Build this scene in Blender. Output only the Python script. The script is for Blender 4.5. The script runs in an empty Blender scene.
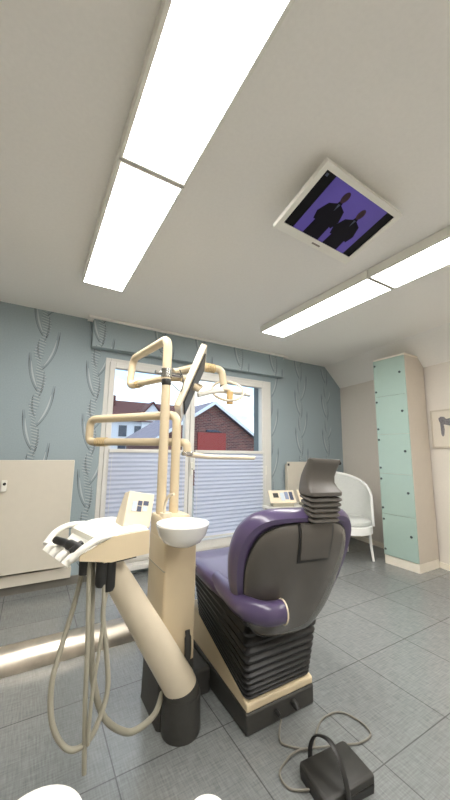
import bpy, bmesh, math, random
from mathutils import Vector, Matrix
random.seed(4)
PI = math.pi
scn = bpy.context.scene
COL = scn.collection

# ------------------------------------------------------------------ camera
CAMZ = 1.1955
yaw, pit, rol = 0.53274065, 0.15752682, 0.01382996
fw = Vector((math.sin(yaw)*math.cos(pit), math.cos(yaw)*math.cos(pit), math.sin(pit)))
rt = Vector((math.cos(yaw), -math.sin(yaw), 0)); up = rt.cross(fw)
c_, s_ = math.cos(rol), math.sin(rol)
rt, up = c_*rt + s_*up, -s_*rt + c_*up
cam_d = bpy.data.cameras.new('camera'); cam = bpy.data.objects.new('camera', cam_d); COL.objects.link(cam)
cam.matrix_world = Matrix(((rt.x, up.x, -fw.x, 0), (rt.y, up.y, -fw.y, 0), (rt.z, up.z, -fw.z, CAMZ), (0, 0, 0, 1)))
cam_d.sensor_fit = 'VERTICAL'; cam_d.sensor_height = 24; cam_d.lens = 24*323.07/800
cam_d.clip_start = 0.02; cam_d.clip_end = 300
scn.camera = cam

# ------------------------------------------------------------------ world, exposure
LAMP = 22          # strength of the ceiling light diffusers
SKY = 2.3
scn.view_settings.view_transform = 'Standard'; scn.view_settings.look = 'None'
scn.view_settings.gamma = 1; scn.view_settings.use_curve_mapping = False
scn.view_settings.exposure = 0.1
w = bpy.data.worlds.new('world'); scn.world = w; w.use_nodes = True
nt = w.node_tree; N = nt.nodes; Lk = nt.links
for n in list(N): N.remove(n)
wo = N.new('ShaderNodeOutputWorld'); bg = N.new('ShaderNodeBackground'); bg.inputs[1].default_value = SKY
tc = N.new('ShaderNodeTexCoord'); mp = N.new('ShaderNodeMapping'); mp.inputs['Scale'].default_value = (2.2, 2.2, 7)
ns = N.new('ShaderNodeTexNoise'); ns.inputs['Scale'].default_value = 1.6; ns.inputs['Detail'].default_value = 6
cr = N.new('ShaderNodeValToRGB')
cr.color_ramp.elements[0].position = .44; cr.color_ramp.elements[0].color = (.42, .62, .88, 1)
cr.color_ramp.elements[1].position = .56; cr.color_ramp.elements[1].color = (.86, .9, .95, 1)
Lk.new(tc.outputs['Generated'], mp.inputs[0]); Lk.new(mp.outputs[0], ns.inputs[0]); Lk.new(ns.outputs[0], cr.inputs[0])
Lk.new(cr.outputs[0], bg.inputs[0]); Lk.new(bg.outputs[0], wo.inputs[0])

# ------------------------------------------------------------------ materials
def s2l(c):
    return tuple((v/255/12.92 if v/255 <= .04045 else ((v/255+.055)/1.055)**2.4) for v in c) + (1,)
def mat(name, rgb, rough=.5, metal=0, spec=.5, noise=0, nscale=20, bump=0, coat=0, emit=0, trans=0):
    m = bpy.data.materials.new(name); m.use_nodes = True
    t = m.node_tree; b = t.nodes['Principled BSDF']; c = s2l(rgb)
    b.inputs['Base Color'].default_value = c; b.inputs['Roughness'].default_value = rough
    b.inputs['Metallic'].default_value = metal; b.inputs['Specular IOR Level'].default_value = spec
    b.inputs['Coat Weight'].default_value = coat; b.inputs['Coat Roughness'].default_value = .15
    if emit:
        b.inputs['Emission Color'].default_value = c; b.inputs['Emission Strength'].default_value = emit
    tcn = t.nodes.new('ShaderNodeTexCoord'); nz = t.nodes.new('ShaderNodeTexNoise')
    nz.inputs['Scale'].default_value = nscale; nz.inputs['Detail'].default_value = 4
    t.links.new(tcn.outputs['Object'], nz.inputs[0])
    if noise or not bump:
        k = noise or .012
        rp = t.nodes.new('ShaderNodeValToRGB')
        rp.color_ramp.elements[0].position = .3; rp.color_ramp.elements[1].position = .7
        rp.color_ramp.elements[0].color = tuple(v*(1-k) for v in c[:3]) + (1,)
        rp.color_ramp.elements[1].color = tuple(min(1, v*(1+k)) for v in c[:3]) + (1,)
        t.links.new(nz.outputs[0], rp.inputs[0]); t.links.new(rp.outputs[0], b.inputs['Base Color'])
    if bump:
        bp = t.nodes.new('ShaderNodeBump'); bp.inputs['Strength'].default_value = bump; bp.inputs['Distance'].default_value = .004
        t.links.new(nz.outputs[0], bp.inputs['Height']); t.links.new(bp.outputs[0], b.inputs['Normal'])
    return m
M = {}
M['ceiling'] = mat('ceiling_paint', (246, 243, 237), .85, noise=.015, nscale=60, bump=.15)
M['wall_white'] = mat('wall_paint', (220, 213, 203), .85, noise=.015, nscale=50, bump=.15)
M['paper'] = mat('wallpaper_ground', (154, 168, 173), .7, noise=.04, nscale=90)
M['paper_dark'] = mat('wallpaper_print_dark', (84, 92, 98), .6)
M['paper_mid'] = mat('wallpaper_print_mid', (138, 152, 156), .6)
M['paper_light'] = mat('wallpaper_print_light', (180, 190, 193), .5)
M['frame'] = mat('window_plastic', (222, 220, 214), .35)
M['radiator'] = mat('radiator_enamel', (214, 207, 192), .4)
M['white'] = mat('white_plastic', (240, 238, 228), .3, coat=.3)
M['cream'] = mat('cream_plastic', (212, 195, 163), .38, noise=.03, nscale=8)
M['cream2'] = mat('cream_enamel', (226, 213, 188), .32, coat=.2)
M['yellowed'] = mat('yellowed_plastic', (202, 178, 132), .5)
M['porcelain'] = mat('porcelain', (240, 240, 236), .12, coat=.6)
M['black'] = mat('black_plastic', (36, 36, 35), .45)
M['dark'] = mat('dark_grey_plastic', (58, 57, 54), .5, noise=.08, nscale=30)
M['rubber'] = mat('bellows_rubber', (26, 25, 25), .4)
M['shell'] = mat('grey_shell_plastic', (82, 78, 73), .26, noise=.04, nscale=6, coat=.25)
M['headpad'] = mat('grey_leatherette', (88, 84, 79), .42)
M['purple'] = mat('purple_leatherette', (78, 66, 98), .3, noise=.04, nscale=12, coat=.25)
M['hose'] = mat('hose_grey_beige', (158, 154, 138), .5)
M['chrome'] = mat('chrome', (200, 200, 198), .2, metal=1)
M['steel'] = mat('worn_steel', (205, 196, 182), .36, metal=1, noise=.2, nscale=9)
M['mint'] = mat('mint_glass_door', (168, 190, 180), .2, coat=.5, noise=.01)
M['cab'] = mat('cabinet_laminate', (202, 192, 178), .5)
M['cabw'] = mat('cabinet_plinth_white', (236, 228, 212), .5)
M['knob'] = mat('dark_metal_knob', (70, 78, 80), .35, metal=.6)
M['wicker'] = mat('white_wicker', (206, 208, 204), .6, noise=.08, nscale=140, bump=.8)
M['chairwhite'] = mat('white_chair_paint', (240, 240, 238), .4)
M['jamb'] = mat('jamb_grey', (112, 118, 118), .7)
M['pedal'] = mat('pedal_plastic', (46, 45, 42), .5, noise=.08, nscale=40)
M['cable'] = mat('cable_grey', (122, 118, 108), .5)
M['skirt'] = mat('skirting_grey', (120, 116, 108), .4)
M['skin'] = mat('screen_face_tone', (46, 16, 28), .5, emit=.1)
M['screenblack'] = mat('screen_black', (6, 5, 9), .5, spec=.2)
M['suit'] = mat('screen_dark_suit', (12, 8, 22), .5, spec=.2)
M['logo'] = mat('printed_mark', (140, 130, 122), .5)
M['printblue'] = mat('printed_key_blue', (130, 142, 172), .5)
M['printdark'] = mat('printed_key_dark', (70, 78, 100), .5)
M['printlight'] = mat('printed_key_light', (196, 206, 214), .5)
M['passe'] = mat('picture_mount', (214, 206, 192), .7)
M['picframe'] = mat('picture_frame_wood', (196, 186, 170), .5)
M['art'] = mat('picture_drawing_grey', (120, 118, 122), .7, noise=.3, nscale=60)
M['render_white'] = mat('house_render', (226, 228, 232), .9, noise=.05)
M['roof'] = mat('roof_tiles', (92, 52, 46), .8, noise=.2, nscale=4)
M['slate'] = mat('roof_slate', (120, 112, 124), .7, noise=.15, nscale=3)
M['reddoor'] = mat('red_door', (150, 52, 46), .6, noise=.1)
M['darkglass'] = mat('dark_window_glass', (60, 70, 84), .1)
M['asphalt'] = mat('yard_paving', (120, 118, 114), .9, noise=.1)
M['lampamber'] = mat('amber_plastic', (212, 178, 120), .4)

def diffuser_mat():
    m = bpy.data.materials.new('light_diffuser'); m.use_nodes = True
    b = m.node_tree.nodes['Principled BSDF']; b.inputs['Base Color'].default_value = (.9, .9, .88, 1)
    b.inputs['Emission Color'].default_value = (1, .975, .935, 1); b.inputs['Emission Strength'].default_value = LAMP
    return m
M['diffuser'] = diffuser_mat()
def emit_mat(name, rgb, k):
    m = bpy.data.materials.new(name); m.use_nodes = True
    b = m.node_tree.nodes['Principled BSDF']; c = s2l(rgb)
    b.inputs['Base Color'].default_value = (.02, .02, .03, 1); b.inputs['Roughness'].default_value = .3
    t = m.node_tree; nz = t.nodes.new('ShaderNodeTexNoise'); nz.inputs['Scale'].default_value = 5
    rp = t.nodes.new('ShaderNodeValToRGB'); rp.color_ramp.elements[0].color = tuple(v*.7 for v in c[:3]) + (1,)
    rp.color_ramp.elements[1].color = tuple(v*1.25 for v in c[:3]) + (1,)
    tcn = t.nodes.new('ShaderNodeTexCoord'); t.links.new(tcn.outputs['Object'], nz.inputs[0])
    t.links.new(nz.outputs[0], rp.inputs[0]); t.links.new(rp.outputs[0], b.inputs['Emission Color'])
    b.inputs['Emission Strength'].default_value = k
    return m
M['screen'] = emit_mat('screen_violet', (84, 66, 150), .62)
def glass_mat():
    m = bpy.data.materials.new('window_glass'); m.use_nodes = True; t = m.node_tree
    for n in list(t.nodes): t.nodes.remove(n)
    o = t.nodes.new('ShaderNodeOutputMaterial'); mx = t.nodes.new('ShaderNodeMixShader')
    tr = t.nodes.new('ShaderNodeBsdfTransparent'); gl = t.nodes.new('ShaderNodeBsdfGlossy'); gl.inputs['Roughness'].default_value = .02
    tr.inputs[0].default_value = (.96, .98, .98, 1)
    fr = t.nodes.new('ShaderNodeFresnel'); fr.inputs[0].default_value = 1.25
    t.links.new(fr.outputs[0], mx.inputs[0]); t.links.new(tr.outputs[0], mx.inputs[1]); t.links.new(gl.outputs[0], mx.inputs[2])
    t.links.new(mx.outputs[0], o.inputs[0]); return m
M['glass'] = glass_mat()
def blind_mat():
    m = bpy.data.materials.new('pleated_blind_fabric'); m.use_nodes = True; t = m.node_tree
    for n in list(t.nodes): t.nodes.remove(n)
    o = t.nodes.new('ShaderNodeOutputMaterial'); mx = t.nodes.new('ShaderNodeMixShader'); mx.inputs[0].default_value = .45
    d = t.nodes.new('ShaderNodeBsdfDiffuse'); d.inputs[0].default_value = s2l((212, 215, 226))
    tl = t.nodes.new('ShaderNodeBsdfTranslucent')
    nz = t.nodes.new('ShaderNodeTexNoise'); nz.inputs['Scale'].default_value = 120
    rp = t.nodes.new('ShaderNodeValToRGB'); rp.color_ramp.elements[0].color = s2l((212, 215, 230)); rp.color_ramp.elements[1].color = s2l((222, 225, 238))
    tcn = t.nodes.new('ShaderNodeTexCoord'); t.links.new(tcn.outputs['Object'], nz.inputs[0]); t.links.new(nz.outputs[0], rp.inputs[0]); t.links.new(rp.outputs[0], tl.inputs[0])
    t.links.new(d.outputs[0], mx.inputs[1]); t.links.new(tl.outputs[0], mx.inputs[2]); t.links.new(mx.outputs[0], o.inputs[0]); return m
M['blind'] = blind_mat()
def floor_mat():
    m = bpy.data.materials.new('floor_tiles'); m.use_nodes = True; t = m.node_tree; b = t.nodes['Principled BSDF']
    g = t.nodes.new('ShaderNodeNewGeometry'); mp = t.nodes.new('ShaderNodeMapping'); mp.inputs['Location'].default_value = (.08, -.01, 0)
    t.links.new(g.outputs['Position'], mp.inputs[0])
    br = t.nodes.new('ShaderNodeTexBrick'); br.offset = 0; br.squash = 1
    br.inputs['Scale'].default_value = 1; br.inputs['Brick Width'].default_value = .4585; br.inputs['Row Height'].default_value = .4635
    br.inputs['Mortar Size'].default_value = .0028; br.inputs['Mortar Smooth'].default_value = .2; br.inputs['Bias'].default_value = 0
    br.inputs['Color1'].default_value = s2l((128, 131, 130)); br.inputs['Color2'].default_value = s2l((123, 126, 125)); br.inputs['Mortar'].default_value = s2l((88, 90, 88))
    t.links.new(mp.outputs[0], br.inputs[0])
    # fine woven texture of the tile face
    m2 = t.nodes.new('ShaderNodeMapping'); m2.inputs['Scale'].default_value = (14, 160, 1)
    m3 = t.nodes.new('ShaderNodeMapping'); m3.inputs['Scale'].default_value = (160, 14, 1)
    n1 = t.nodes.new('ShaderNodeTexNoise'); n2 = t.nodes.new('ShaderNodeTexNoise')
    for mm, nn in ((m2, n1), (m3, n2)):
        t.links.new(g.outputs['Position'], mm.inputs[0]); t.links.new(mm.outputs[0], nn.inputs[0]); nn.inputs['Scale'].default_value = 1; nn.inputs['Detail'].default_value = 2
    ad = t.nodes.new('ShaderNodeMath'); ad.operation = 'ADD'; t.links.new(n1.outputs[0], ad.inputs[0]); t.links.new(n2.outputs[0], ad.inputs[1])
    mr = t.nodes.new('ShaderNodeMapRange'); mr.inputs[1].default_value = .7; mr.inputs[2].default_value = 1.3; mr.inputs[3].default_value = .8; mr.inputs[4].default_value = 1.2
    t.links.new(ad.outputs[0], mr.inputs[0])
    mu = t.nodes.new('ShaderNodeMix'); mu.data_type = 'RGBA'; mu.blend_type = 'MULTIPLY'; mu.inputs[0].default_value = 1
    t.links.new(br.outputs[0], mu.inputs[6]); t.links.new(mr.outputs[0], mu.inputs[7]); t.links.new(mu.outputs[2], b.inputs['Base Color'])
    b.inputs['Roughness'].default_value = .24; b.inputs['Specular IOR Level'].default_value = 1.0
    bp = t.nodes.new('ShaderNodeBump'); bp.inputs['Strength'].default_value = .25; bp.inputs['Distance'].default_value = .002
    t.links.new(br.outputs['Fac'], bp.inputs['Height']); bp.invert = True; t.links.new(bp.outputs[0], b.inputs['Normal'])
    return m
M['floor'] = floor_mat()
def brick_mat():
    m = bpy.data.materials.new('brick_wall'); m.use_nodes = True; t = m.node_tree; b = t.nodes['Principled BSDF']
    g = t.nodes.new('ShaderNodeNewGeometry'); sp = t.nodes.new('ShaderNodeSeparateXYZ'); cb = t.nodes.new('ShaderNodeCombineXYZ')
    t.links.new(g.outputs['Position'], sp.inputs[0]); t.links.new(sp.outputs[0], cb.inputs[0]); t.links.new(sp.outputs[2], cb.inputs[1])
    br = t.nodes.new('ShaderNodeTexBrick'); br.inputs['Scale'].default_value = 1; br.inputs['Brick Width'].default_value = .25; br.inputs['Row Height'].default_value = .08
    br.inputs['Mortar Size'].default_value = .008; br.inputs['Color1'].default_value = s2l((128, 74, 66)); br.inputs['Color2'].default_value = s2l((84, 52, 52)); br.inputs['Mortar'].default_value = s2l((140, 120, 112))
    t.links.new(cb.outputs[0], br.inputs[0]); t.links.new(br.outputs[0], b.inputs['Base Color']); b.inputs['Roughness'].default_value = .9; return m
M['brick'] = brick_mat()

# ------------------------------------------------------------------ mesh helpers
class MB:
    def __init__(s): s.v = []; s.f = []; s.mi = []; s.m = 0
    def add(s, vs, fs):
        o = len(s.v); s.v += [tuple(v) for v in vs]
        for f in fs: s.f.append([i+o for i in f]); s.mi.append(s.m)
        return s
    def box(s, a, b, T=None):
        (x0, y0, z0), (x1, y1, z1) = a, b
        vs = [Vector(p) for p in ((x0,y0,z0),(x1,y0,z0),(x1,y1,z0),(x0,y1,z0),(x0,y0,z1),(x1,y0,z1),(x1,y1,z1),(x0,y1,z1))]
        if T: vs = [T @ v for v in vs]
        return s.add(vs, [(0,3,2,1),(4,5,6,7),(0,1,5,4),(1,2,6,5),(2,3,7,6),(3,0,4,7)])
    def prism(s, poly, d, T=None):
        """poly: 3D points of a planar ring, d: extrusion vector"""
        n = len(poly); d = Vector(d); vs = [Vector(p) for p in poly] + [Vector(p)+d for p in poly]
        if T: vs = [T @ v for v in vs]
        return s.add(vs, [tuple(range(n))[::-1], tuple(range(n, 2*n))] + [(i, (i+1) % n, n+(i+1) % n, n+i) for i in range(n)])
    def loft(s, rings, cap=True, closed=True):
        n = len(rings[0]); vs = [p for r in rings for p in r]; fs = []
        for k in range(len(rings)-1):
            for i in range(n if closed else n-1):
                j = (i+1) % n; fs.append((k*n+i, k*n+j, (k+1)*n+j, (k+1)*n+i))
        if cap: fs += [tuple(range(n))[::-1], tuple(range((len(rings)-1)*n, len(rings)*n))]
        return s.add(vs, fs)
    def tube(s, pts, r, seg=14, ref=None, cap=True, sx=1.0):
        pts = [Vector(p) for p in pts]; n = len(pts); rr = r if isinstance(r, (list, tuple)) else [r]*n
        rings = []; nrm = None
        for i, p in enumerate(pts):
            t = (pts[min(i+1, n-1)] - pts[max(i-1, 0)]).normalized()
            if nrm is None:
                a = Vector(ref) if ref else (Vector((0,0,1)) if abs(t.z) < .9 else Vector((1,0,0)))
                nrm = (a - t*a.dot(t)).normalized()
            else: nrm = (nrm - t*nrm.dot(t)).normalized()
            b = t.cross(nrm)
            rings.append([p + (nrm*math.cos(2*PI*k/seg) + b*math.sin(2*PI*k/seg)*sx)*rr[i] for k in range(seg)])
        return s.loft(rings, cap)
    def lathe(s, c, prof, seg=32, axis=None):
        c = Vector(c); R = Vector((0,0,1)).rotation_difference(Vector(axis).normalized()).to_matrix() if axis else Matrix.Identity(3)
        return s.loft([[c + R @ Vector((r*math.cos(2*PI*k/seg), r*math.sin(2*PI*k/seg), z)) for k in range(seg)] for r, z in prof])
    def build(s, name, m, parent=None, bevel=0, smooth=True, sub=0, segs=2):
        me = bpy.data.meshes.new(name); me.from_pydata(s.v, [], s.f); me.update()
        ms = m if isinstance(m, (list, tuple)) else [m]
        for x in ms: me.materials.append(M[x] if isinstance(x, str) else x)
        for p, i in zip(me.polygons, s.mi): p.material_index = i if i < len(ms) else 0
        b = bmesh.new(); b.from_mesh(me); bmesh.ops.recalc_face_normals(b, faces=b.faces); b.to_mesh(me); b.free()
        o = bpy.data.objects.new(name, me); COL.objects.link(o)
        if parent: o.parent = parent; o.matrix_parent_inverse = parent.matrix_world.inverted()
        if smooth:
            for p in me.polygons: p.use_smooth = True
            if bevel or not sub:
                e = me.edges; 
                bm2 = bmesh.new(); bm2.from_mesh(me)
                for ed in bm2.edges:
                    if len(ed.link_faces) == 2 and ed.calc_face_angle(0) > math.radians(38): ed.smooth = False
                bm2.to_mesh(me); bm2.free()
        if bevel:
            md = o.modifiers.new('bevel', 'BEVEL'); md.width = bevel; md.segments = segs; md.limit_method = 'ANGLE'; md.angle_limit = math.radians(38)
            md.harden_normals = False
        if sub:
            md = o.modifiers.new('sub', 'SUBSURF'); md.levels = sub; md.render_levels = sub
        return o
def empty(name, loc, label, cat, group=None):
    o = bpy.data.objects.new(name, None); COL.objects.link(o); o.location = loc; o.matrix_world = Matrix.Translation(loc)
    o.empty_display_size = .05
    return tag(o, label, cat, group)
def tag(o, label, cat, group=None):
    o['label'] = label; o['category'] = cat
    if group: o['group'] = group
    return o
def struct(o): o['kind'] = 'structure'; return o
def smooth_path(P, n=10, closed=False):
    P = [Vector(p) for p in P]; out = []
    for i in range(len(P)-1):
        a = P[i-1] if i > 0 else P[0]*2-P[1]; b, c = P[i], P[i+1]; d = P[i+2] if i+2 < len(P) else P[-1]*2-P[-2]
        for k in range(n):
            t = k/n; out.append(.5*((2*b)+(c-a)*t+(2*a-5*b+4*c-d)*t*t+(3*b-a-3*c+d)*t**3))
    out.append(P[-1]); return out
def fillet(P, r, n=6):
    """polyline with rounded corners"""
    P = [Vector(p) for p in P]; out = [P[0]]
    for i in range(1, len(P)-1):
        a = (P[i-1]-P[i]); b = (P[i+1]-P[i]); q = min(r, a.length*.49, b.length*.49)
        A = P[i]+a.normalized()*q; B = P[i]+b.normalized()*q
        for k in range(n+1):
            t = k/n; out.append((1-t)**2*A + 2*t*(1-t)*P[i] + t*t*B)
    out.append(P[-1]); return out
def rrect(cx, cy, z, w, d, r, n=4):
    out = []
    for (sx, sy, a0) in ((1,1,0),(-1,1,PI/2),(-1,-1,PI),(1,-1,1.5*PI)):
        for k in range(n+1):
            a = a0 + PI/2*k/n
            out.append(Vector((cx+sx*(w/2-r)+r*math.cos(a), cy+sy*(d/2-r)+r*math.sin(a), z)))
    return out

# ------------------------------------------------------------------ room shell
H = 2.5; YB = 3.389; XL = -1.8; YF = -1.8
def wx(y): return 4.1 - .157*(YB-y)       # right wall runs slightly out of square
struct(MB().prism([(XL-.1, YF-.1, -.1), (wx(YF)+.1, YF-.1, -.1), (4.25, YB, -.1), (4.25, YB+.38, -.1), (XL-.1, YB+.38, -.1)], (0,0,.1)).build('floor', 'floor', smooth=False))
c = MB().prism([(XL, YF, H), (wx(YF)-.33, YF, H), (wx(YB)-.33, YB, H), (XL, YB, H)], (0,0,.1))
struct(c.build('ceiling', 'ceiling', smooth=False)); c = MB()
c.prism([(wx(YB)-.33, YB, H), (wx(YB), YB, 2.2), (wx(YB)+.1, YB, 2.3), (wx(YB)-.33, YB, H+.1)], Vector((wx(YF), YF, 0))-Vector((wx(YB), YB, 0)))
struct(c.build('wall_slope', 'ceiling', smooth=False))
OX0, OX1, OZ0, OZ1 = .575, 2.71, .1, 2.13        # opening of the garden door window
def motif(mb, X, z0, z1, Y, xlim=(-9, 9)):
    """grey plant print of the wallpaper: feathered stem with curled leaves, repeat .53 m"""
    y = Y
    def poly(pts, m):
        pts = [(max(xlim[0], min(xlim[1], px)), pz) for px, pz in pts]
        zz = [pz for _, pz in pts]
        if max(zz) > z1 or min(zz) < z0:
            pts = [(px, max(z0, min(z1, pz))) for px, pz in pts]
            if max(p[1] for p in pts)-min(p[1] for p in pts) < .002: return
        if max(p[0] for p in pts)-min(p[0] for p in pts) < .0005: return
        mb.m = m; yy = y - .0005*m; mb.add([(px, yy, pz) for px, pz in pts], [tuple(range(len(pts)))])
    def strip(P, wd, m, off=0):
        L = []; R = []
        n = len(P)
        for i, (px, pz) in enumerate(P):
            a = P[max(i-1,0)]; b = P[min(i+1,n-1)]; dx, dz = b[0]-a[0], b[1]-a[1]; l = math.hypot(dx, dz) or 1
            q = wd*math.sin(PI*min(1, (i+.6)/n))**.8; nx, nz = -dz/l, dx/l
            L.append((px+nx*(q+off), pz+nz*(q+off))); R.append((px-nx*(q-off), pz-nz*(q-off)))
        for i in range(n-1): poly([L[i], R[i], R[i+1], L[i+1]], m)
    def arc(a, b, c, n=12):
        return [((1-t)**2*a[0]+2*t*(1-t)*b[0]+t*t*c[0], (1-t)**2*a[1]+2*t*(1-t)*b[1]+t*t*c[1]) for t in [k/n for k in range(n+1)]]
    k0 = int(math.floor((z0-.6)/.53)); rnd = random.Random(int(X*100)+7)
    for k in range(k0, int(z1/.53)+2):
        zb = k*.53 + .12
        # feathered stem
        for j in range(40):
            t = j/40; zz = zb + t*.53; sx = X + .022*math.sin(2*PI*t+.6); wv = (.016+.024*abs(math.sin(PI*t*2)))*rnd.uniform(.75, 1.15)
            if j % 2: poly([(sx-wv, zz+.012), (sx+wv*.9, zz-.006), (sx+wv*.9, zz+.000), (sx-wv, zz+.018)], 3)
            else: poly([(sx-wv, zz+.010), (sx+wv, zz-.008), (sx+wv, zz+.001), (sx-wv, zz+.019)], 2)
        for sgn, a, b, c_ in ((-1, (X+.012, zb), (X-.075, zb+.12), (X-.085, zb+.36)), (1, (X-.005, zb+.20), (X+.12, zb+.34), (X+.125, zb+.60))):
            P = arc(a, b, c_); strip(P, .017, 2); strip([(p[0]-sgn*.006, p[1]) for p in P[2:-2]], .008, 3); strip([(p[0]+sgn*.013, p[1]) for p in P], .007, 1)
        for sgn, a, b, c_ in ((-1, (X+.0, zb+.3), (X-.045, zb+.36), (X-.03, zb+.5)), (1, (X+.01, zb-.05), (X+.05, zb+.04), (X+.035, zb+.2))):
            strip(arc(a, b, c_), .009, 1)
    mb.m = 0
wb = MB()
T = .38
wb.box((XL, YB, 0), (OX0, YB+T, 2.6)); wb.box((OX0, YB, OZ1), (OX1, YB+T, 2.6)); wb.box((OX0, YB, 0), (OX1, YB+T, OZ0)); 
wb.prism([(OX1, YB, 0), (4.1, YB, 0), (4.1, YB, 2.2), (3.77, YB, 2.5), (3.77, YB, 2.6), (OX1, YB, 2.6)], (0, T, 0))
for X, z0, z1, xl in ((-.53, .1, 2.5, (-9,9)), (0, .1, 2.5, (-9,9)), (.49, .1, 2.5, (-9,OX0)), (2.70, .1, 2.5, (OX1,9)), (3.24, .1, 2.5, (-9,9)), (3.77, .1, 2.45, (-9,3.86))):
    motif(wb, X, z0, z1, YB-.0012, xl)
struct(wb.build('wall_back', ['paper', 'paper_dark', 'paper_mid', 'paper_light'], smooth=False))
sf = MB().box((.42, YB-.1, 2.2), (2.86, YB-.004, 2.4985))
for X in (.49, 1.13, 1.62, 2.15, 2.70): motif(sf, X, 2.2, 2.497, YB-.1012, (.42, 2.86))
struct(sf.build('trim_1', ['paper', 'paper_dark', 'paper_mid', 'paper_light'], smooth=False))
struct(MB().box((.37, YB-.125, 2.478), (2.93, YB-.001, 2.4995)).build('trim_2', 'ceiling', smooth=False))
d = Vector((wx(YF)-wx(YB), YF-YB, 0))
wr = MB().prism([(4.1, YB, 0), (4.22, YB, 0), (4.22, YB, 2.6), (4.1, YB, 2.2)], d)
struct(wr.build('wall_right', 'wall_white', smooth=False))
struct(MB().box((XL-.1, YF, 0), (XL, YB, 2.6)).build('wall_left', 'wall_white', smooth=False))
struct(MB().box((XL, YF-.1, 0), (wx(YF), YF, 2.6)).build('wall_front', 'wall_white', smooth=False))
struct(MB().box((XL, YB-.015, 0), (OX0, YB-.001, .07)).build('baseboard_back', 'skirt', smooth=False))
nn = Vector((-1, .157, 0)).normalized()
struct(MB().prism([(4.098, YB-.01, 0), (4.098-.014, YB-.01, 0), (4.098-.014, YB-.01, .06), (4.098, YB-.01, .06)], d*.95).build('baseboard_right', 'cabw', smooth=False))

# ------------------------------------------------------------------ garden door window
FY0, FY1 = YB-.01, YB+.07
wf = MB()
def ring(mb, x0, x1, z0, z1, wl, wr_, wb_, wt, y0, y1):
    mb.box((x0, y0, z0), (x0+wl, y1, z1)); mb.box((x1-wr_, y0, z0), (x1, y1, z1)); mb.box((x0+wl, y0, z0), (x1-wr_, y1, z0+wb_)); mb.box((x0+wl, y0, z1-wt), (x1-wr_, y1, z1))
ring(wf, OX0, OX1, OZ0, OZ1, .05, .13, .05, .06, YB-.005, YB+.1)
win = struct(wf.build('window_1', 'frame', bevel=.004, smooth=False))
def sash(x0, x1, name):
    s = MB(); ring(s, x0, x1, OZ0+.03, OZ1-.04, .055, .055, .09, .06, YB-.03, YB+.05)
    o = s.build('window_sash', 'frame', win, bevel=.006, smooth=False)
    MB().box((x0+.054, YB+.012, OZ0+.11), (x1-.054, YB+.02, OZ1-.095)).build('window_pane', 'glass', o, smooth=False)
    return o
sa = sash(OX0+.04, 1.522, 'l'); sb = sash(1.528, 2.60, 'r')
h = MB(); h.box((1.541, YB-.048, .93), (1.571, YB-.031, 1.07)); h.tube([(1.556, YB-.047, 1.0), (1.556, YB-.085, 1.0)], .009); h.box((1.545, YB-.1, .99), (1.567, YB-.085, 1.15))
h.build('window_handle', 'white', sb, bevel=.003)
h = MB(); h.box((2.60, YB-.012, .9), (2.63, YB-.002, 1.02)); h.build('window_hinge', 'white', win, bevel=.003)
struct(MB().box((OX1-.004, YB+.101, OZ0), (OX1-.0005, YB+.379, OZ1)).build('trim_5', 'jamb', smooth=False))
struct(MB().box((OX0-.04, YB-.1, .055), (OX1+.02, YB+.0, .1)).build('trim_3', 'frame', bevel=.004, smooth=False))
def blind(x0, x1, label):
    t = empty('pleated_blind', ((x0+x1)/2, YB-.045, .26), label, 'blind', None)
    MB().box((x0, YB-.062, 1.17), (x1, YB-.034, 1.205)).build('top_rail', 'frame', t, bevel=.003)
    MB().box((x0, YB-.06, .245), (x1, YB-.036, .268)).build('bottom_rail', 'frame', t, bevel=.003)
    n = 42; v = []; f = []
    for i in range(n+1):
        z = .268+(1.17-.268)*i/n; y = YB-.048+(.0065 if i % 2 else -.0065)
        v += [(x0+.004, y, z), (x1-.004, y, z)]
        if i: f.append((2*i-2, 2*i-1, 2*i+1, 2*i))
    MB().add(v, f).build('pleated_fabric', 'blind', t, smooth=False)
    for x in (x0+.03, x1-.03): MB().tube([(x, YB-.064, 1.17), (x, YB-.064, .28)], .0015, 6).build('cord', 'white', t)
blind(.655, 1.475, 'pale lilac pleated blind covering the lower left window sash')
blind(1.585, 2.545, 'pale lilac pleated blind covering the lower right window sash')

# ------------------------------------------------------------------ ceiling lights
def ceiling_light(x0, x1, y0, y1, label, group):
    t = empty('ceiling_light', ((x0+x1)/2, (y0+y1)/2, 2.43), label, 'ceiling light', group)
    b = MB(); b.box((x0-.012, y0, 2.432), (x0+.004, y1, 2.498)); b.box((x1-.004, y0, 2.432), (x1+.012, y1, 2.498)); b.box((x0+.004, y0, 2.432), (x1-.004, y0+.012, 2.498)); b.box((x0+.004, y1-.012, 2.432), (x1-.004, y1, 2.498))
    b.box((x0+.004, y0+.012, 2.48), (x1-.004, y1-.012, 2.498))
    b.build('housing', 'white', t, bevel=.002, smooth=False)
    MB().box((x0+.003, y0+.011, 2.434), (x1-.003, y1-.011, 2.446)).build('diffuser', 'diffuser', t, smooth=False)
ceiling_light(.22, .505, 1.285, 2.49, 'glowing rectangular ceiling light nearest the window in the left row', 'left row of ceiling lights')
ceiling_light(.22, .505, .06, 1.275, 'largest looking ceiling light, cut off by the top edge', 'left row of ceiling lights')
ceiling_light(.22, .505, -1.17, .05, 'ceiling light at the rear end of the left row', 'left row of ceiling lights')
ceiling_light(1.965, 2.255, 1.335, 2.6, 'glowing ceiling light of the right row, its end towards the window', 'right row of ceiling lights')
ceiling_light(1.965, 2.255, .09, 1.325, 'ceiling light of the right row, cut off by the right edge', 'right row of ceiling lights')
ceiling_light(1.965, 2.255, -1.17, .08, 'ceiling light at the rear end of the right row', 'right row of ceiling lights')

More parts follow.
